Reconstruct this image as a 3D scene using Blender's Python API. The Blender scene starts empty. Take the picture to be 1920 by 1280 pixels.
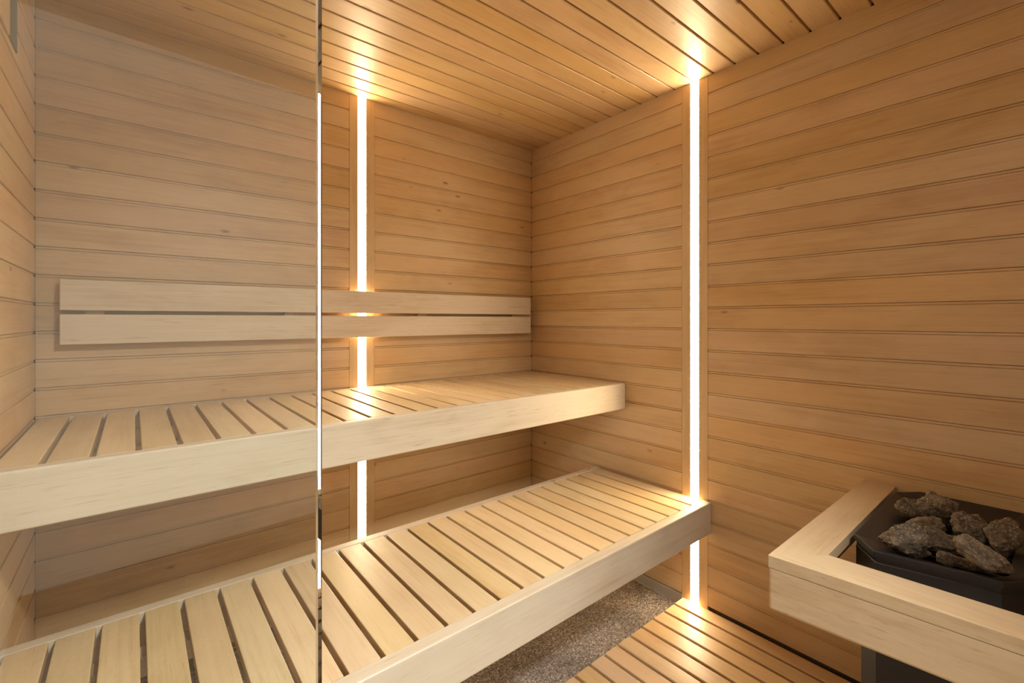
import bpy, bmesh, math, random
from mathutils import Vector, Matrix, noise

scene = bpy.context.scene
C = scene.collection
R = math.radians

# ------------------------------------------------------------------ camera, world, exposure, outside light
FPX, YAW, HORIZON = 860.2243, -0.6894, 599.0651
CAM = Vector((-1.7613, -1.9613, 1.1439))
FWD = Vector((-math.sin(YAW), math.cos(YAW), 0)); RGT = Vector((math.cos(YAW), math.sin(YAW), 0))
cd = bpy.data.cameras.new('camera')
cam = bpy.data.objects.new('camera', cd); C.objects.link(cam)
cam.location = CAM
cam.rotation_euler = (R(90), 0, YAW)
cd.sensor_width = 36.0
cd.lens = FPX / 1920 * 36.0
cd.shift_y = -(640 - HORIZON) / 1920
cd.clip_start = 0.01
scene.camera = cam

scene.view_settings.view_transform = 'Standard'
scene.view_settings.look = 'None'
scene.view_settings.exposure = 0.0
scene.view_settings.gamma = 1.0
scene.view_settings.use_curve_mapping = False
scene.cycles.use_denoising = True
scene.cycles.max_bounces = 14
scene.cycles.diffuse_bounces = 8
scene.cycles.glossy_bounces = 6
scene.cycles.transmission_bounces = 10
scene.cycles.caustics_refractive = True
scene.cycles.caustics_reflective = False
scene.cycles.sample_clamp_indirect = 6.0
scene.cycles.blur_glossy = 0.5

world = bpy.data.worlds.new('world'); scene.world = world
world.use_nodes = True
world.node_tree.nodes['Background'].inputs[0].default_value = (0.8, 0.9, 1.0, 1)
world.node_tree.nodes['Background'].inputs[1].default_value = 0.3

LED_COLOR = (1.0, 0.775, 0.475)
LED_STRENGTH = 69.0
HALL_POWER = 275.0

# opal ceiling lamp in the hall, behind and to the right of the photographer
ld = bpy.data.lights.new('hall_ceiling_lamp', 'POINT')
ld.shadow_soft_size = 0.13
ld.energy = HALL_POWER; ld.color = (0.93, 0.98, 1.0)
lo = bpy.data.objects.new('hall_ceiling_lamp', ld); C.objects.link(lo)
lo.location = (-1.06, -2.58, 2.285)

# ------------------------------------------------------------------ dimensions (metres)
W = 1.985            # left wall at x = -W, right wall at x = 0, back wall at y = 0
ZC = 2.113           # ceiling
ZF = -0.04           # stone floor; the duckboard top is z = 0
PITCH = 0.085
YFRONT = -2.3

# ------------------------------------------------------------------ materials
def nt(name):
    m = bpy.data.materials.new(name); m.use_nodes = True
    t = m.node_tree
    return m, t, t.nodes['Principled BSDF']

def N(t, kind, **kw):
    n = t.nodes.new(kind)
    for k, v in kw.items():
        setattr(n, k, v)
    return n

def wood(name, axis, base=(0.60, 0.415, 0.225), rough=0.42, spread=0.12, knots=1.0, flecks=0.25):
    """Planed light aspen/alder boards. axis = grain direction (0 x, 1 y, 2 z)."""
    m, t, b = nt(name)
    L = t.links.new
    tc = N(t, 'ShaderNodeTexCoord'); geo = N(t, 'ShaderNodeNewGeometry')
    sc1 = N(t, 'ShaderNodeVectorMath', operation='SCALE')
    comb = N(t, 'ShaderNodeCombineXYZ')
    mul1 = N(t, 'ShaderNodeMath', operation='MULTIPLY'); mul1.inputs[1].default_value = 37.0
    mul2 = N(t, 'ShaderNodeMath', operation='MULTIPLY'); mul2.inputs[1].default_value = 61.0
    mul3 = N(t, 'ShaderNodeMath', operation='MULTIPLY'); mul3.inputs[1].default_value = 23.0
    for mm in (mul1, mul2, mul3):
        L(geo.outputs['Random Per Island'], mm.inputs[0])
    L(mul1.outputs[0], comb.inputs[0]); L(mul2.outputs[0], comb.inputs[1]); L(mul3.outputs[0], comb.inputs[2])
    add = N(t, 'ShaderNodeVectorMath', operation='ADD')
    L(tc.outputs['Object'], add.inputs[0]); L(comb.outputs[0], add.inputs[1])
    def mapped(along, cross):
        mp = N(t, 'ShaderNodeMapping')
        s = [cross] * 3; s[axis] = along
        mp.inputs['Scale'].default_value = s
        L(add.outputs[0], mp.inputs[0])
        return mp
    def noise_tex(along, cross, detail, rough_=0.55, dist=0.0):
        mp = mapped(along, cross)
        n = N(t, 'ShaderNodeTexNoise')
        n.inputs['Scale'].default_value = 1.0; n.inputs['Detail'].default_value = detail
        n.inputs['Roughness'].default_value = rough_; n.inputs['Distortion'].default_value = dist
        L(mp.outputs[0], n.inputs['Vector'])
        return n
    broad = noise_tex(1.6, 9.0, 3, 0.5, 0.4)          # cathedral-like broad tone
    grain = noise_tex(3.0, 110.0, 5, 0.6, 0.2)        # fine long fibres
    fleck = noise_tex(14.0, 260.0, 2, 0.5)            # short dark pores
    cloud = noise_tex(6.0, 14.0, 2, 0.5, 0.8)         # curly figure
    base = Vector(base)
    dark = base.copy(); dark = Vector((base.x * 0.77, base.y * 0.69, base.z * 0.59))
    light = Vector((min(1, base.x * 1.13), min(1, base.y * 1.15), min(1, base.z * 1.20)))
    r1 = N(t, 'ShaderNodeValToRGB')
    r1.color_ramp.elements[0].position = 0.30; r1.color_ramp.elements[0].color = (*dark, 1)
    r1.color_ramp.elements[1].position = 0.72; r1.color_ramp.elements[1].color = (*light, 1)
    e = r1.color_ramp.elements.new(0.5); e.color = (*base, 1)
    s = N(t, 'ShaderNodeMath', operation='MULTIPLY_ADD'); s.inputs[1].default_value = 0.42
    g2 = N(t, 'ShaderNodeMath', operation='MULTIPLY'); g2.inputs[1].default_value = 0.33
    c2 = N(t, 'ShaderNodeMath', operation='MULTIPLY_ADD'); c2.inputs[1].default_value = 0.25
    L(grain.outputs['Fac'], g2.inputs[0])
    L(cloud.outputs['Fac'], c2.inputs[0]); L(g2.outputs[0], c2.inputs[2])
    L(broad.outputs['Fac'], s.inputs[0]); L(c2.outputs[0], s.inputs[2])
    L(s.outputs[0], r1.inputs[0])
    # pores
    fr = N(t, 'ShaderNodeMapRange'); fr.inputs[1].default_value = 0.62; fr.inputs[2].default_value = 0.76
    fr.inputs[3].default_value = 0.0; fr.inputs[4].default_value = flecks
    L(fleck.outputs['Fac'], fr.inputs[0])
    mx = N(t, 'ShaderNodeMix', data_type='RGBA', blend_type='MIX')
    L(fr.outputs[0], mx.inputs[0]); L(r1.outputs[0], mx.inputs[6])
    mx.inputs[7].default_value = (base.x * 0.5, base.y * 0.4, base.z * 0.3, 1)
    # knots and small mineral streaks
    mpk = mapped(4.2, 11.0)
    vo = N(t, 'ShaderNodeTexVoronoi', feature='F1'); vo.inputs['Scale'].default_value = 1.0
    vo.inputs['Randomness'].default_value = 1.0
    nd = noise_tex(40, 90, 2)
    L(mpk.outputs[0], vo.inputs['Vector'])
    kd = N(t, 'ShaderNodeMath', operation='MULTIPLY_ADD'); kd.inputs[1].default_value = 0.05
    L(nd.outputs['Fac'], kd.inputs[0]); L(vo.outputs['Distance'], kd.inputs[2])
    km = N(t, 'ShaderNodeMapRange'); km.inputs[1].default_value = 0.055; km.inputs[2].default_value = 0.11
    km.inputs[3].default_value = 1.0; km.inputs[4].default_value = 0.0
    L(kd.outputs[0], km.inputs[0])
    gate = N(t, 'ShaderNodeSeparateColor'); L(vo.outputs['Color'], gate.inputs[0])
    gt = N(t, 'ShaderNodeMath', operation='GREATER_THAN'); gt.inputs[1].default_value = 1.0 - 0.38 * knots
    L(gate.outputs[0], gt.inputs[0])
    kk = N(t, 'ShaderNodeMath', operation='MULTIPLY'); L(km.outputs[0], kk.inputs[0]); L(gt.outputs[0], kk.inputs[1])
    k3 = N(t, 'ShaderNodeMath', operation='MULTIPLY'); k3.inputs[1].default_value = 0.75; L(kk.outputs[0], k3.inputs[0])
    mk = N(t, 'ShaderNodeMix', data_type='RGBA', blend_type='MIX')
    L(k3.outputs[0], mk.inputs[0]); L(mx.outputs[2], mk.inputs[6])
    mk.inputs[7].default_value = (base.x * 0.30, base.y * 0.20, base.z * 0.13, 1)
    # per-board tone
    hsv = N(t, 'ShaderNodeHueSaturation')
    wn = N(t, 'ShaderNodeTexWhiteNoise', noise_dimensions='1D'); L(mul2.outputs[0], wn.inputs['W'])
    sp = N(t, 'ShaderNodeSeparateColor'); L(wn.outputs['Color'], sp.inputs[0])
    def rng(out, lo_, hi_):
        q = N(t, 'ShaderNodeMapRange'); q.inputs[3].default_value = lo_; q.inputs[4].default_value = hi_
        L(out, q.inputs[0]); return q.outputs[0]
    L(rng(sp.outputs[0], 0.494, 0.503), hsv.inputs['Hue'])
    L(rng(sp.outputs[1], 0.93, 1.08), hsv.inputs['Saturation'])
    L(rng(sp.outputs[2], 1.0 - spread, 1.0 + spread * 0.6), hsv.inputs['Value'])
    L(mk.outputs[2], hsv.inputs['Color'])
    L(hsv.outputs[0], b.inputs['Base Color'])
    b.inputs['Roughness'].default_value = rough
    b.inputs['Specular IOR Level'].default_value = 0.45
    bp = N(t, 'ShaderNodeBump'); bp.inputs['Strength'].default_value = 0.12; bp.inputs['Distance'].default_value = 0.002
    L(grain.outputs['Fac'], bp.inputs['Height']); L(bp.outputs[0], b.inputs['Normal'])
    return m

WALL = (0.49, 0.328, 0.165)
wood_x = wood('wood_grain_x', 0, base=WALL, spread=0.06)
wood_y = wood('wood_grain_y', 1, base=WALL, spread=0.06)
wood_z = wood('wood_trim', 2, base=WALL, spread=0.03, knots=0.3)
BENCH = (0.60, 0.455, 0.258)
FRONT = (0.55, 0.455, 0.330)
bench_x = wood('bench_wood_x', 0, base=FRONT, rough=0.48, spread=0.05, flecks=0.45)
GUARD = (0.49, 0.37, 0.22)
guard_y = wood('guard_wood_y', 1, base=GUARD, rough=0.48, spread=0.04, flecks=0.45)
guard_x = wood('guard_wood_x', 0, base=GUARD, rough=0.48, spread=0.04, flecks=0.45)
bench_y = wood('bench_wood_y', 1, base=BENCH, rough=0.44, spread=0.13, knots=0.4)
deck_y = wood('duckboard_wood', 1, base=(0.52, 0.35, 0.185), rough=0.42, spread=0.08, knots=0.4)

def simple(name, col, rough=0.5, metal=0.0, spec=0.5):
    m, t, b = nt(name)
    b.inputs['Base Color'].default_value = (*col, 1)
    b.inputs['Roughness'].default_value = rough
    b.inputs['Metallic'].default_value = metal
    b.inputs['Specular IOR Level'].default_value = spec
    return m

backing = simple('backing_board', (0.10, 0.06, 0.03), 0.9)
plaster = simple('grey_hall_plaster', (0.74, 0.70, 0.63), 0.9)
cove_grey = simple('grey_cove', (0.30, 0.26, 0.22), 0.5)
alu = simple('aluminium', (0.6, 0.58, 0.55), 0.35, 1.0)

def black_metal():
    m, t, b = nt('black_enamelled_steel')
    L = t.links.new
    tc = N(t, 'ShaderNodeTexCoord')
    n = N(t, 'ShaderNodeTexNoise'); n.inputs['Scale'].default_value = 600; n.inputs['Detail'].default_value = 2
    L(tc.outputs['Object'], n.inputs['Vector'])
    bp = N(t, 'ShaderNodeBump'); bp.inputs['Strength'].default_value = 0.08; bp.inputs['Distance'].default_value = 0.001
    L(n.outputs['Fac'], bp.inputs['Height']); L(bp.outputs[0], b.inputs['Normal'])
    b.inputs['Base Color'].default_value = (0.018, 0.016, 0.016, 1)
    b.inputs['Roughness'].default_value = 0.34
    b.inputs['Specular IOR Level'].default_value = 0.5
    return m
steel = black_metal()

def led_mat():
    m = bpy.data.materials.new('led_diffuser'); m.use_nodes = True
    t = m.node_tree
    t.nodes.clear()
    o = N(t, 'ShaderNodeOutputMaterial'); e = N(t, 'ShaderNodeEmission')
    e.inputs[0].default_value = (*LED_COLOR, 1); e.inputs[1].default_value = LED_STRENGTH
    t.links.new(e.outputs[0], o.inputs[0])
    return m
led = led_mat()

def glass_mat():
    m = bpy.data.materials.new('clear_glass'); m.use_nodes = True
    t = m.node_tree; t.nodes.clear()
    o = N(t, 'ShaderNodeOutputMaterial'); g = N(t, 'ShaderNodeBsdfGlass')
    g.inputs['Color'].default_value = (0.965, 0.985, 0.97, 1)
    g.inputs['Roughness'].default_value = 0.0; g.inputs['IOR'].default_value = 1.52
    t.links.new(g.outputs[0], o.inputs[0])
    return m
glass = glass_mat()

def stone_floor_mat():
    m, t, b = nt('pebble_resin_floor')
    L = t.links.new
    tc = N(t, 'ShaderNodeTexCoord')
    v = N(t, 'ShaderNodeTexVoronoi'); v.inputs['Scale'].default_value = 250
    L(tc.outputs['Object'], v.inputs['Vector'])
    sp = N(t, 'ShaderNodeSeparateColor'); L(v.outputs['Color'], sp.inputs[0])
    r = N(t, 'ShaderNodeValToRGB'); cr = r.color_ramp; cr.interpolation = 'LINEAR'
    cr.elements[0].position = 0.0; cr.elements[0].color = (0.10, 0.065, 0.05, 1)
    cr.elements[1].position = 1.0; cr.elements[1].color = (0.85, 0.78, 0.69, 1)
    e = cr.elements.new(0.15); e.color = (0.17, 0.12, 0.09, 1)
    e = cr.elements.new(0.45); e.color = (0.34, 0.275, 0.22, 1)
    e = cr.elements.new(0.8); e.color = (0.43, 0.36, 0.295, 1)
    L(sp.outputs[0], r.inputs[0])
    n = N(t, 'ShaderNodeTexNoise'); n.inputs['Scale'].default_value = 5; L(tc.outputs['Object'], n.inputs['Vector'])
    mm = N(t, 'ShaderNodeMix', data_type='RGBA', blend_type='MULTIPLY'); mm.inputs[0].default_value = 0.9
    L(r.outputs[0], mm.inputs[6]); L(n.outputs['Fac'], mm.inputs[7])
    L(mm.outputs[2], b.inputs['Base Color'])
    bp = N(t, 'ShaderNodeBump'); bp.inputs['Strength'].default_value = 0.5; bp.inputs['Distance'].default_value = 0.002
    bp.invert = True
    L(v.outputs['Distance'], bp.inputs['Height']); L(bp.outputs[0], b.inputs['Normal'])
    b.inputs['Roughness'].default_value = 0.55
    return m
pebble = stone_floor_mat()

def rock_mat():
    m, t, b = nt('heater_rock')
    L = t.links.new
    tc = N(t, 'ShaderNodeTexCoord'); geo = N(t, 'ShaderNodeObjectInfo')
    n = N(t, 'ShaderNodeTexNoise'); n.inputs['Scale'].default_value = 42; n.inputs['Detail'].default_value = 8
    n.inputs['Roughness'].default_value = 0.68
    L(tc.outputs['Object'], n.inputs['Vector'])
    r = N(t, 'ShaderNodeValToRGB'); cr = r.color_ramp
    cr.elements[0].position = 0.32; cr.elements[0].color = (0.035, 0.025, 0.017, 1)
    cr.elements[1].position = 0.72; cr.elements[1].color = (0.25, 0.19, 0.125, 1)
    e = cr.elements.new(0.52); e.color = (0.125, 0.092, 0.060, 1)
    L(n.outputs['Fac'], r.inputs[0])
    v = N(t, 'ShaderNodeTexVoronoi'); v.inputs['Scale'].default_value = 330; L(tc.outputs['Object'], v.inputs['Vector'])
    sp = N(t, 'ShaderNodeSeparateColor'); L(v.outputs['Color'], sp.inputs[0])
    g = N(t, 'ShaderNodeMapRange'); g.inputs[1].default_value = 0.80; g.inputs[2].default_value = 1.0
    g.inputs[4].default_value = 0.6
    L(sp.outputs[0], g.inputs[0])
    mx = N(t, 'ShaderNodeMix', data_type='RGBA'); L(g.outputs[0], mx.inputs[0]); L(r.outputs[0], mx.inputs[6])
    mx.inputs[7].default_value = (0.38, 0.30, 0.20, 1)
    hs = N(t, 'ShaderNodeHueSaturation')
    q = N(t, 'ShaderNodeMapRange'); q.inputs[3].default_value = 0.8; q.inputs[4].default_value = 1.2
    L(geo.outputs['Random'], q.inputs[0]); L(q.outputs[0], hs.inputs['Value']); L(mx.outputs[2], hs.inputs['Color'])
    L(hs.outputs[0], b.inputs['Base Color'])
    b.inputs['Roughness'].default_value = 0.75
    n2 = N(t, 'ShaderNodeTexNoise'); n2.inputs['Scale'].default_value = 120; n2.inputs['Detail'].default_value = 6
    L(tc.outputs['Object'], n2.inputs['Vector'])
    bp = N(t, 'ShaderNodeBump'); bp.inputs['Strength'].default_value = 0.9; bp.inputs['Distance'].default_value = 0.004
    L(n2.outputs['Fac'], bp.inputs['Height']); L(bp.outputs[0], b.inputs['Normal'])
    return m
rock = rock_mat()

# ------------------------------------------------------------------ helpers
def link(name, bm, mats, parent=None, smooth=False):
    bmesh.ops.recalc_face_normals(bm, faces=bm.faces[:])
    me = bpy.data.meshes.new(name); bm.to_mesh(me); bm.free()
    for m in (mats if isinstance(mats, (list, tuple)) else [mats]):
        me.materials.append(m)
    if smooth:
        for p in me.polygons: p.use_smooth = True
    o = bpy.data.objects.new(name, me); C.objects.link(o)
    if parent is not None:
        o.parent = parent
        o.location = -Vector(parent.location)      # geometry is written in room coordinates
    return o

def struct(name, bm, mats):
    o = link(name, bm, mats); o['kind'] = 'structure'; return o

def thing(name, label, cat, loc, group=None):
    o = bpy.data.objects.new(name, None); C.objects.link(o)
    o.location = loc; o.empty_display_size = 0.05
    o['label'] = label; o['category'] = cat
    if group: o['group'] = group
    return o

def box(bm, x0, x1, y0, y1, z0, z1, bev=0.0, seg=2, mat=0):
    vs = [bm.verts.new((x, y, z)) for x in (x0, x1) for y in (y0, y1) for z in (z0, z1)]
    idx = [(0, 1, 3, 2), (4, 6, 7, 5), (0, 4, 5, 1), (2, 3, 7, 6), (0, 2, 6, 4), (1, 5, 7, 3)]
    fs = [bm.faces.new([vs[i] for i in q]) for q in idx]
    for f in fs: f.material_index = mat
    if bev > 0:
        es = list({e for f in fs for e in f.edges})
        bmesh.ops.bevel(bm, geom=es, offset=bev, segments=seg, profile=0.6, affect='EDGES')

def prism(bm, profile, a, b, place, mat=0):
    """profile: list of (u, d); swept from a to b; place(t, u, d) -> xyz. a and b may be functions of u."""
    fa = a if callable(a) else (lambda u: a)
    fb = b if callable(b) else (lambda u: b)
    v0 = [bm.verts.new(place(fa(u), u, d)) for u, d in profile]
    v1 = [bm.verts.new(place(fb(u), u, d)) for u, d in profile]
    n = len(profile)
    fs = [bm.faces.new(v0), bm.faces.new(v1)]
    for i in range(n):
        j = (i + 1) % n
        fs.append(bm.faces.new((v0[i], v0[j], v1[j], v1[i])))
    for f in fs: f.material_index = mat

def board_profile(u0, u1, tongue=0.0075, depth=0.0030, slit=0.0012, th=0.014):
    """cross-section of one tongue-and-groove board; d = 0 is the face, negative is into the wall."""
    b = 0.0013
    pts = [(u0 + slit, -th), (u0 + slit, -b), (u0 + slit + b, 0.0)]
    t0 = u1 - tongue
    pts += [(t0 - b, 0.0), (t0, -b * 1.2), (t0, -depth - 0.004), (t0 + 0.0009, -depth - 0.004), (t0 + 0.0011, -depth), (u1, -depth), (u1, -th)]
    return pts

# ------------------------------------------------------------------ the room shell
def clad(bm, spans, place, z_lo, z_hi, off=0.0035):
    n = int(math.ceil((z_hi - z_lo) / PITCH)) + 1
    for k in range(-1, n):
        u0, u1 = k * PITCH + off, (k + 1) * PITCH + off
        if u1 <= z_lo + 0.002 or u0 >= z_hi - 0.002: continue
        for (a, b) in spans:
            pr = board_profile(u0, u1)
            pr = [(min(max(u, z_lo), z_hi), d) for u, d in pr]
            # drop duplicates produced by clamping
            out = []
            for p in pr:
                if not out or (abs(p[0] - out[-1][0]) + abs(p[1] - out[-1][1])) > 1e-6: out.append(p)
            if len(out) < 3: continue
            prism(bm, out, a, b, place)

T = 0.09
ZB = 0.004
SL0, SL1 = -1.0483, -0.9367            # back light recess (x)
SR0, SR1 = -1.0490, -0.9380            # right light recess (y)

bm = bmesh.new()
clad(bm, [(-W + 0.0, SL0 - 0.0006), (SL1 + 0.0006, 0.0)], lambda t, u, d: (t, -d, u), ZB, ZC)
box(bm, -W - T, T, 0.0142, T, ZF, ZC + 0.02, mat=1)
wall_back = struct('wall_back', bm, [wood_x, backing])

bm = bmesh.new()
clad(bm, [(YFRONT, SR0 - 0.0006), (SR1 + 0.0006, -0.0012)], lambda t, u, d: (-d, t, u), ZB, ZC)
box(bm, 0.0142, T, YFRONT, 0.0135, ZF, ZC + 0.02, mat=1)
wall_right = struct('wall_right', bm, [wood_y, backing])

YL = -1.32                              # the left wall ends where the diagonal front begins
bm = bmesh.new()
clad(bm, [(YL, -0.0045)], lambda t, u, d: (-W + d, t, u), ZB, ZC)
box(bm, -W - T, -W - 0.0142, YL, 0.0135, ZF, ZC + 0.02, mat=1)
wall_left = struct('wall_left', bm, [wood_y, backing])

DIAG = 0.733 / 0.680                    # the diagonal front: x grows by DIAG for each metre towards the hall
def diag_x(y): return -W + (YL - y) * DIAG
XD = diag_x(YFRONT)

bm = bmesh.new()
clad(bm, [(XD, -0.0012)], lambda t, u, d: (t, YFRONT + d, u), ZB, ZC)
box(bm, XD, T, YFRONT - T, YFRONT - 0.0142, ZF, ZC + 0.02, mat=1)
struct('wall_front', bm, [wood_x, backing])

# ceiling boards run parallel to the back wall
bm = bmesh.new()
CP, C0 = 0.0842, -0.064
k = -1
while True:
    ya, yb = C0 - k * CP, C0 - (k + 1) * CP
    k += 1
    if yb < YFRONT - 0.05: break
    y_hi, y_lo = min(ya, -0.001), max(yb, YFRONT)
    if y_hi - y_lo < 0.01: continue
    b = 0.0022; dp = 0.010; tg = 0.0062
    u0, u1 = -y_hi, -y_lo
    if ya > -0.001:
        pr = [(u0, -0.014), (u0, 0.0)]
    else:
        pr = [(u0 + 0.0005, -0.014), (u0 + 0.0005, -b), (u0 + b, 0.0)]
    pr += [(u1 - tg - b, 0.0), (u1 - tg, -b), (u1 - tg, -dp), (u1, -dp), (u1, -0.014)]
    prism(bm, pr, (lambda u: max(-W, diag_x(-u) + 0.001)), 0.0, lambda t, u, d: (t, -u, ZC - d))
box(bm, -W, 0.0, YFRONT, 0.0, ZC + 0.0142, ZC + T, mat=1)
ceiling = struct('ceiling', bm, [wood_x, backing])

# floor (runs on into the hall) and the cove strip at the foot of the right wall
bm = bmesh.new(); box(bm, -4.3, 1.3, -4.7, T, ZF - 0.05, ZF); struct('floor', bm, pebble)

bm = bmesh.new()
cov = [(0.0, 0.0), (0.0, 0.012), (0.024, 0.012)]
pr = [(ZF + 0.0, 0.0), (ZF, 0.0085), (ZF + 0.004, 0.0070), (ZF + 0.038, 0.0045), (ZF + 0.0436, 0.003), (ZF + 0.0436, 0.0)]
prism(bm, pr, -0.9405, -0.016, lambda t, u, d: (-d, t, u))
struct('baseboard_right', bm, cove_grey)
bm = bmesh.new()
prism(bm, pr, -W + 0.016, -0.016, lambda t, u, d: (t, -d, u))
struct('baseboard_back', bm, cove_grey)

# the boards framing the two light recesses
GAP = 0.0355
def trim_pair(first, lo_, hi_, along_x):
    c = (lo_ + hi_) / 2
    for n, (a, b) in enumerate(((lo_, c - GAP / 2), (c + GAP / 2, hi_))):
        bm = bmesh.new()
        if along_x: box(bm, a, b, -0.0008, 0.0138, ZF, ZC - 0.0005, bev=0.0008, seg=1)
        else: box(bm, -0.0008, 0.0138, a, b, ZF, ZC - 0.0005, bev=0.0008, seg=1)
        struct('trim_%d' % (first + n), bm, wood_z)
trim_pair(1, SL0, SL1, True)
trim_pair(3, SR0, SR1, False)

# the hall outside the diagonal entrance
HX, HY, HZ = -4.2, -4.6, 2.5
HR = 1.2
bm = bmesh.new(); box(bm, HX - 0.1, HX, HY - 0.1, YL + 0.1, ZF, HZ); struct('wall_hall_left', bm, plaster)
bm = bmesh.new(); box(bm, HX, HR, HY - 0.1, HY, ZF, HZ); struct('wall_hall_front', bm, plaster)
bm = bmesh.new(); box(bm, HX, -W - T, YL, YL + 0.1, ZF, HZ); struct('wall_hall_back', bm, plaster)
bm = bmesh.new(); box(bm, HR, HR + 0.1, HY - 0.1, YFRONT - T, ZF, HZ); struct('wall_hall_right', bm, plaster)
bm = bmesh.new()
ZL = 2.105      # unseen header over the diagonal entrance; underside set to cut off the lamp light
vs = [(-W - T, YL, 0), (-W, YL, 0), (XD, YFRONT, 0), (XD, YFRONT - T, 0), (XD - 0.03, YFRONT - T, 0), (-W - T, YL - 0.03, 0)]
a = [bm.verts.new((x, y, ZL)) for x, y, z in vs]; b_ = [bm.verts.new((x, y, HZ)) for x, y, z in vs]
bm.faces.new(a); bm.faces.new(b_)
for i in range(6): bm.faces.new((a[i], a[(i + 1) % 6], b_[(i + 1) % 6], b_[i]))
struct('wall_hall_lintel', bm, plaster)
bm = bmesh.new(); box(bm, HX, HR, HY, YL + 0.1, HZ, HZ + 0.08); struct('ceiling_hall', bm, plaster)

# ------------------------------------------------------------------ light strips
def light_strip(name, label, along_x):
    c = (SL0 + SL1) / 2 if along_x else (SR0 + SR1) / 2
    loc = (c, 0, ZF) if along_x else (0, c, ZF)
    t = thing(name, label, 'light', loc)
    h = GAP / 2 - 0.00015
    g0, g1 = ZF + 0.001, ZC - 0.0008
    bm = bmesh.new()          # aluminium channel
    for (u0, u1, d0, d1) in ((-h, h, 0.010, 0.0135), (-h, -h + 0.0012, 0.002, 0.010), (h - 0.0012, h, 0.002, 0.010)):
        if along_x: box(bm, c + u0, c + u1, d0, d1, g0, g1)
        else: box(bm, d0, d1, c + u0, c + u1, g0, g1)
    link('channel', bm, alu, t)
    bm = bmesh.new()          # opal cover, slightly crowned
    w = h - 0.00005
    prof = [(-w + 0.0015, 0.008), (w - 0.0015, 0.008), (w - 0.0015, 0.0015), (w, 0.0015), (w, -0.0004), (w * 0.7, -0.0012), (0, -0.0018), (-w * 0.7, -0.0012), (-w, -0.0004), (-w, 0.0015), (-w + 0.0015, 0.0015)]
    if along_x: prism(bm, prof, g0, g1, lambda z, u, d: (c + u, d, z))
    else: prism(bm, prof, g0, g1, lambda z, u, d: (d, c + u, z))
    link('diffuser', bm, led, t)
    return t
light_strip('light_strip', 'glowing warm white vertical light strip set in the back wall behind the backrest', True)
light_strip('light_strip', 'glowing warm white vertical light strip set in the right wall near the duckboard', False)

# ------------------------------------------------------------------ benches
def slats(bm, x_start, pitch, width, n, y0, y1, z1, th, x_end):
    for i in range(n):
        a = x_start + i * pitch; b = min(a + width, x_end)
        if b - a < 0.01: continue
        box(bm, a, b, y0, y1, z1 - th, z1, bev=0.0022, seg=2)

# upper bench
UZ, UY = 0.850, -0.6545
t = thing('upper_bench', 'high sauna bench of pale wooden slats below the backrest', 'bench', (-W / 2, UY / 2, 0.731))
bm = bmesh.new()
slats(bm, -1.976, 0.0770, 0.0660, 26, UY + 0.0305, -0.026, UZ, 0.026, -0.006)
link('seat_slats', bm, bench_y, t)
bm = bmesh.new(); box(bm, -W + 0.001, -0.002, UY, UY + 0.030, 0.731, UZ + 0.0003, bev=0.0045, seg=3); link('front_board', bm, bench_x, t)
bm = bmesh.new(); box(bm, -W + 0.008, -0.003, -0.0255, -0.002, 0.790, UZ, bev=0.002); link('back_rail', bm, bench_x, t)
for yy in (-0.20, -0.44):
    bm = bmesh.new(); box(bm, -W + 0.004, -0.004, yy - 0.022, yy + 0.022, 0.777, 0.8235, bev=0.002); link('support_batten', bm, bench_x, t)

# lower bench
LZ, LY0, LY1 = 0.4225, -1.0640, -0.4735
t = thing('lower_bench', 'low sauna step bench of pale wooden slats above the pebble floor', 'bench', (-W / 2, -0.77, 0.300))
bm = bmesh.new()
slats(bm, -1.9735, 0.0788, 0.0678, 25, LY0 + 0.0370, LY1 - 0.0310, LZ, 0.026, -0.004)
link('seat_slats', bm, bench_y, t)
bm = bmesh.new(); box(bm, -W + 0.001, -0.002, LY0, LY0 + 0.0365, 0.300, LZ + 0.0003, bev=0.0045, seg=3); link('front_board', bm, bench_x, t)
bm = bmesh.new(); box(bm, -W + 0.001, -0.002, LY1 - 0.0305, LY1, 0.330, LZ + 0.0003, bev=0.003, seg=2); link('back_rail', bm, bench_x, t)
for yy in (-0.63, -0.90):
    bm = bmesh.new(); box(bm, -W + 0.004, -0.004, yy - 0.022, yy + 0.022, 0.350, 0.396, bev=0.002); link('support_batten', bm, bench_x, t)

# backrest
t = thing('backrest', 'long two-board wooden backrest on the back wall above the upper bench', 'backrest', (-0.99, -0.03, 1.068))
for (z0, z1) in ((1.0685, 1.1600), (1.1720, 1.2655)):
    bm = bmesh.new(); box(bm, -1.9293, -0.0506, -0.0500, -0.0240, z0, z1, bev=0.0025, seg=2); link('board', bm, bench_x, t)
for (xa, xb) in ((-1.877, -1.831), (-1.308, -1.264), (-0.725, -0.690), (-0.163, -0.058)):
    bm = bmesh.new(); box(bm, xa, xb, -0.0238, -0.0012, 1.085, 1.250, bev=0.001, seg=1); link('spacer', bm, wood_z, t)

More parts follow.
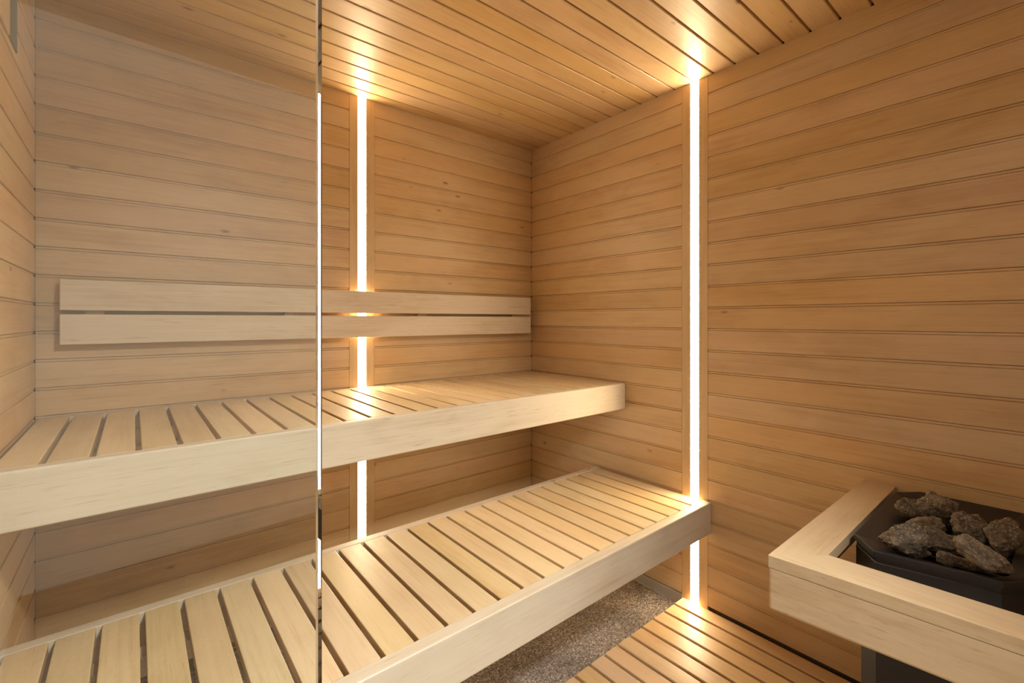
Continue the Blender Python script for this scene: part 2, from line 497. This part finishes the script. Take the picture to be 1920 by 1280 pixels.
# ------------------------------------------------------------------ duckboard on the floor
t = thing('duckboard', 'slatted wooden duckboard lying on the pebble floor in front of the lower bench', 'floor grate', (-0.9, -1.5, ZF))
bm = bmesh.new()
x = -0.0135
for i in range(22):
    a, b = x - 0.0620, x
    y_end = YFRONT + 0.01
    if diag_x(YFRONT) > a:       # stop short of the diagonal entrance
        y_end = max(y_end, YL - (a + W) / DIAG + 0.03)
    if -0.9497 - y_end > 0.05:
        box(bm, a, b, y_end, -0.9497, -0.020, 0.0, bev=0.003, seg=2)
    x -= 0.0732
link('slats', bm, deck_y, t)
for yy in (-0.985, -1.30):
    bm = bmesh.new(); box(bm, -1.50 if yy > -1.1 else -1.50, -0.016, yy - 0.02, yy + 0.02, ZF, -0.0203, bev=0.001, seg=1); link('bearer', bm, bench_x, t)
for yy in (-1.65, -2.0):
    bm = bmesh.new(); box(bm, max(-1.5, diag_x(yy) + 0.12), -0.016, yy - 0.02, yy + 0.02, ZF, -0.0203, bev=0.001, seg=1); link('bearer', bm, bench_x, t)

# ------------------------------------------------------------------ fixed glass pane of the diagonal front
D = Vector((0.733, -0.680, 0)).normalized(); NN = Vector((-D.y, D.x, 0))     # along the pane; NN points into the sauna
E0 = CAM + 0.355 * Vector((0.2841, 0.9588, 0)); E0.z = 0
P0 = Vector((-W + 0.002, 0, 0)); s = (P0.x - E0.x) / D.x; P0 = E0 + D * s
GT = 0.008; BV = 0.0011
bm = bmesh.new()
Lp = (E0 - P0).length
sec = [(0.0, 0.0), (Lp - BV, 0.0), (Lp, BV), (Lp, GT - BV), (Lp - BV, GT), (0.0, GT)]
prism(bm, sec, ZF + 0.001, 2.1045, lambda z, u, d: tuple(P0 + D * u + NN * d + Vector((0, 0, z))))
g = link('glass_panel', bm, glass)
g['label'] = 'clear fixed glass pane with a bright polished vertical edge at the left'; g['category'] = 'glass panel'

# ------------------------------------------------------------------ vent high on the left wall
t = thing('wall_vent', 'small vent with grey mesh and wooden frame high on the left wall', 'vent', (-W, -0.40, 1.80))
bm = bmesh.new(); box(bm, -W + 0.0005, -W + 0.003, -0.405, -0.294, 1.806, 1.99); link('mesh_screen', bm, simple('grey_mesh', (0.13, 0.125, 0.10), 0.45, 0.3), t)
bm = bmesh.new()
box(bm, -W + 0.0005, -W + 0.006, -0.530, -0.402, 1.800, 2.02, bev=0.0015)
link('slider', bm, wood_z, t)

# ------------------------------------------------------------------ wooden guard around the heater
A = Vector((-0.7231, -1.5557)); IA = Vector((-0.6245, -1.6370))      # outer and inner corner
def fx_o(y): return A.x + (A.y - y) * (0.033 / 0.361)
def fx_i(y): return IA.x + (IA.y - y) * (0.022 / 0.276)
Y3o, Y3i = -2.060, -1.980
t = thing('heater_guard', 'wooden guard rail boxed around the black sauna heater', 'guard rail', (-0.35, -1.8, 0.53))
def quad_prism(bm, pts, z0, z1, bev=0.0025, seg=2, low=0.0):
    v0 = [bm.verts.new((x, y, z0)) for x, y in pts]; v1 = [bm.verts.new((x, y, z1)) for x, y in pts]
    fs = [bm.faces.new(v0), bm.faces.new(v1)]
    for i in range(len(pts)):
        j = (i + 1) % len(pts); fs.append(bm.faces.new((v0[i], v0[j], v1[j], v1[i])))
    if low > 0:
        es = [e for e in fs[0].edges] + [bm.edges.get((v0[0], v1[0]))]
        bmesh.ops.bevel(bm, geom=es, offset=low, segments=3, profile=0.5, affect='EDGES')
    elif bev > 0:
        es = list({e for f in fs for e in f.edges})
        bmesh.ops.bevel(bm, geom=es, offset=bev, segments=seg, profile=0.6, affect='EDGES')
ZT0, ZT1 = 0.6195, 0.645
gap = 0.0004
corner3 = (fx_o(Y3o), Y3o); icorner3 = (fx_i(Y3i), Y3i)
rails = [([(-0.002, A.y), (A.x + gap, A.y), (IA.x + gap, IA.y), (-0.002, IA.y + 0.004)], guard_x),
         ([(A.x, A.y - gap), (IA.x, IA.y - gap), icorner3, corner3], guard_y),
         ([(-0.002, Y3o), (corner3[0] + gap, Y3o - gap), (icorner3[0] + gap, Y3i - gap), (-0.002, Y3i)], guard_x)]
for pts, mt in rails:
    bm = bmesh.new(); quad_prism(bm, pts, ZT0, ZT1, bev=0.0008, seg=2); link('top_rail', bm, mt, t)
ZA0, ZA1 = 0.5305, 0.6185
th = 0.030
aprons = [([(-0.002, A.y - 0.0005), (A.x + th, A.y - 0.0005), (A.x + th, A.y - th), (-0.002, A.y - th)], guard_x),
          ([(A.x, A.y - 0.0003), (A.x + th - 0.0004, A.y - 0.0003), (fx_o(Y3o) + th - 0.0004, Y3o), (fx_o(Y3o), Y3o)], guard_y),
          ([(-0.002, Y3o + th), (fx_o(Y3o) + th, Y3o + th), (fx_o(Y3o) + th, Y3o), (-0.002, Y3o)], guard_x)]
for k, (pts, mt) in enumerate(aprons):
    bm = bmesh.new(); quad_prism(bm, pts, ZA0, ZA1, bev=0.001, seg=1, low=0.006 if k == 1 else 0.0); link('apron', bm, mt, t)

# ------------------------------------------------------------------ the heater
t = thing('sauna_heater', 'black steel electric sauna heater with an open tray of stones', 'heater', (-0.26, -1.79, 0))
ring_o = [(-0.478, -1.6460), (-0.077, -1.6460), (-0.020, -1.690), (-0.012, -1.890), (-0.070, -1.935), (-0.435, -1.935), (-0.500, -1.884), (-0.5440, -1.6960)]
cx_, cy_ = -0.27, -1.79
def scaled(ring, dx, dy):
    out = []
    for x, y in ring:
        out.append((x + (dx if x < cx_ else -dx), y + (-dy if y > cy_ else dy)))
    return out
def loops(bm, rings):
    prev = None
    for ring, z in rings:
        vs = [bm.verts.new((x, y, z)) for x, y in ring]
        if prev:
            for i in range(len(vs)):
                j = (i + 1) % len(vs); bm.faces.new((prev[i], prev[j], vs[j], vs[i]))
        prev = vs
    return prev
ring_in = [(-0.440, -1.700), (-0.125, -1.700), (-0.090, -1.725), (-0.085, -1.860), (-0.115, -1.885), (-0.405, -1.885), (-0.440, -1.862), (-0.470, -1.728)]
RZ = 0.650
bm = bmesh.new()              # tray: folded rim that slopes in to the stone well
loops(bm, [(scaled(ring_o, 0.010, 0.004), RZ - 0.012), (ring_o, RZ - 0.012), (ring_o, RZ), (scaled(ring_o, 0.0015, 0.0015), RZ + 0.0008),
           (scaled(ring_in, -0.002, -0.002), RZ - 0.019), (ring_in, RZ - 0.021), (ring_in, RZ - 0.110)])
link('rim', bm, steel, t)
bm = bmesh.new()              # upper jacket
ru = scaled(ring_o, 0.006, 0.004)
last = loops(bm, [(ru, RZ - 0.0125), (ru, RZ - 0.024), (scaled(ring_o, 0.0045, 0.003), RZ - 0.025), (scaled(ring_o, 0.0045, 0.003), 0.455), (scaled(ring_o, 0.02, 0.01), 0.445)])
bm.faces.new(last)
link('jacket', bm, steel, t)
bm = bmesh.new()              # lower column
col = [(-0.411, -1.640 - 0.004), (-0.080, -1.644), (-0.040, -1.684), (-0.040, -1.890), (-0.080, -1.925), (-0.390, -1.925), (-0.440, -1.890), (-0.4480, -1.680)]
v = loops(bm, [(col, 0.001), (col, 0.4445)]); bm.faces.new(v)
link('column', bm, simple('dark_grey_steel', (0.018, 0.016, 0.017), 0.6, spec=0.3), t)
bm = bmesh.new()
for i in range(9):
    xx = -0.43 + i * 0.04; box(bm, xx, xx + 0.006, -1.88, -1.705, 0.565, 0.571)
link('stone_grate', bm, steel, t)

# ------------------------------------------------------------------ stones
def unproject(px, py, z):
    d = FWD + RGT * ((px - 960) / FPX) - Vector((0, 0, 1)) * ((py - HORIZON) / FPX)
    k = (z - CAM.z) / d.z
    return CAM + d * k

def make_stone(label, loc, rad, seed, yaw=0.0, tilt=0.0, roll=0.0, npts=11):
    """a split, angular rock: faceted hull, then weathered with noise."""
    rnd = random.Random(seed)
    bm = bmesh.new()
    # evenly spread directions, jittered
    ga = math.pi * (3 - math.sqrt(5))
    for i in range(npts):
        z = 1 - 2 * (i + 0.5) / npts
        r_ = math.sqrt(1 - z * z); th_ = i * ga + rnd.uniform(-0.5, 0.5)
        q = rnd.uniform(0.86, 1.16)
        bm.verts.new((r_ * math.cos(th_) * q, r_ * math.sin(th_) * q, (z + rnd.uniform(-0.2, 0.2)) * q))
    res = bmesh.ops.convex_hull(bm, input=bm.verts[:])
    bmesh.ops.delete(bm, geom=[g_ for g_ in res['geom_interior'] if isinstance(g_, bmesh.types.BMVert)], context='VERTS')
    bmesh.ops.bevel(bm, geom=bm.edges[:], offset=0.07, segments=2, profile=0.5, affect='EDGES')
    bmesh.ops.triangulate(bm, faces=bm.faces[:])
    for _ in range(5):
        es = [e for e in bm.edges if e.calc_length() > 0.09]
        if not es: break
        bmesh.ops.subdivide_edges(bm, edges=es, cuts=1)
        bmesh.ops.triangulate(bm, faces=bm.faces[:])
    off = Vector((seed * 3.1, seed * 1.7, seed * 0.9))
    for v in bm.verts:
        p = v.co.copy()
        a1 = noise.fractal(p * 1.3 + off, 0.8, 2.1, 3) * 0.15
        a2 = (noise.ridged_multi_fractal(p * 2.6 + off, 0.9, 2.2, 4, 1.0, 2.0) - 1.0) * 0.05
        a3 = noise.fractal(p * 8.0 + off, 0.7, 2.0, 4) * 0.05
        p += p.normalized() * (a1 + a2 + a3)
        v.co = Vector((p.x * rad[0], p.y * rad[1], p.z * rad[2]))
    M = Matrix.Rotation(YAW + yaw, 4, 'Z') @ Matrix.Rotation(roll, 4, 'Y') @ Matrix.Rotation(tilt, 4, 'X')
    bmesh.ops.transform(bm, matrix=M, verts=bm.verts)
    o = link('sauna_stone', bm, rock, smooth=True)
    o.location = loc
    o['label'] = label; o['category'] = 'stone'
    return o

# (label, pixel centre, height, half sizes right/depth/up, yaw, tilt, roll)
STONES = [
 ('pale pointed sauna stone in the back left corner of the heater tray', (1712, 956), 0.655, (0.036, 0.030, 0.024), 0.3, 0.1, 0.35, 11),
 ('tall dark sauna stone leaning against the back rim of the heater', (1757, 957), 0.662, (0.048, 0.032, 0.036), -0.4, 0.2, 0.45, 5),
 ('flat dark sauna stone lying across the middle left of the pile', (1738, 987), 0.640, (0.050, 0.034, 0.024), 0.2, 0.1, -0.1, 8),
 ('big rugged light brown sauna stone at the front left of the tray', (1700, 1011), 0.660, (0.048, 0.036, 0.034), 0.1, 0.2, -0.25, 21),
 ('long brown sauna stone slanting down at the centre of the pile', (1771, 1018), 0.642, (0.040, 0.028, 0.027), -0.5, 0.1, 0.5, 14),
 ('blocky rugged sauna stone at the back centre right of the pile', (1819, 995), 0.648, (0.047, 0.036, 0.034), 0.2, 0.1, -0.05, 33),
 ('upright dark sauna stone with a pale knob at the right end of the tray', (1880, 1007), 0.657, (0.029, 0.028, 0.040), 0.4, 0.0, 0.5, 27),
 ('largest flat pale sauna stone resting on the front right rim', (1842, 1041), 0.677, (0.059, 0.032, 0.024), 0.0, 0.15, 0.42, 42),
 ('small pale sauna stone on the front rim between two bigger ones', (1771, 1046), 0.645, (0.020, 0.016, 0.015), 0.0, 0.0, 0.2, 51),
 ('small blackish sauna stone on the front rim below the rugged one', (1722, 1036), 0.630, (0.020, 0.014, 0.012), 0.0, 0.0, 0.0, 57),
 ('small dim sauna stone behind the pile near the back rim', (1800, 972), 0.628, (0.026, 0.020, 0.018), 0.0, 0.0, 0.0, 63),
 ('low narrow sauna stone fragment under the largest flat stone', (1812, 1057), 0.633, (0.034, 0.014, 0.010), 0.0, 0.0, 0.2, 69),
 ('dark sauna stone low in the tray behind the upright stone', (1893, 990), 0.622, (0.024, 0.022, 0.024), 0.0, 0.0, 0.0, 75),
 ('dark little sauna stone deep in the left end of the tray', (1672, 1004), 0.612, (0.022, 0.020, 0.020), 0.0, 0.0, 0.0, 81),
]
for (label, (px, py), z, rad, yaw, tilt, roll, seed) in STONES:
    make_stone(label, unproject(px, py, z), tuple(1.12 * q for q in rad), seed, yaw, tilt, roll)
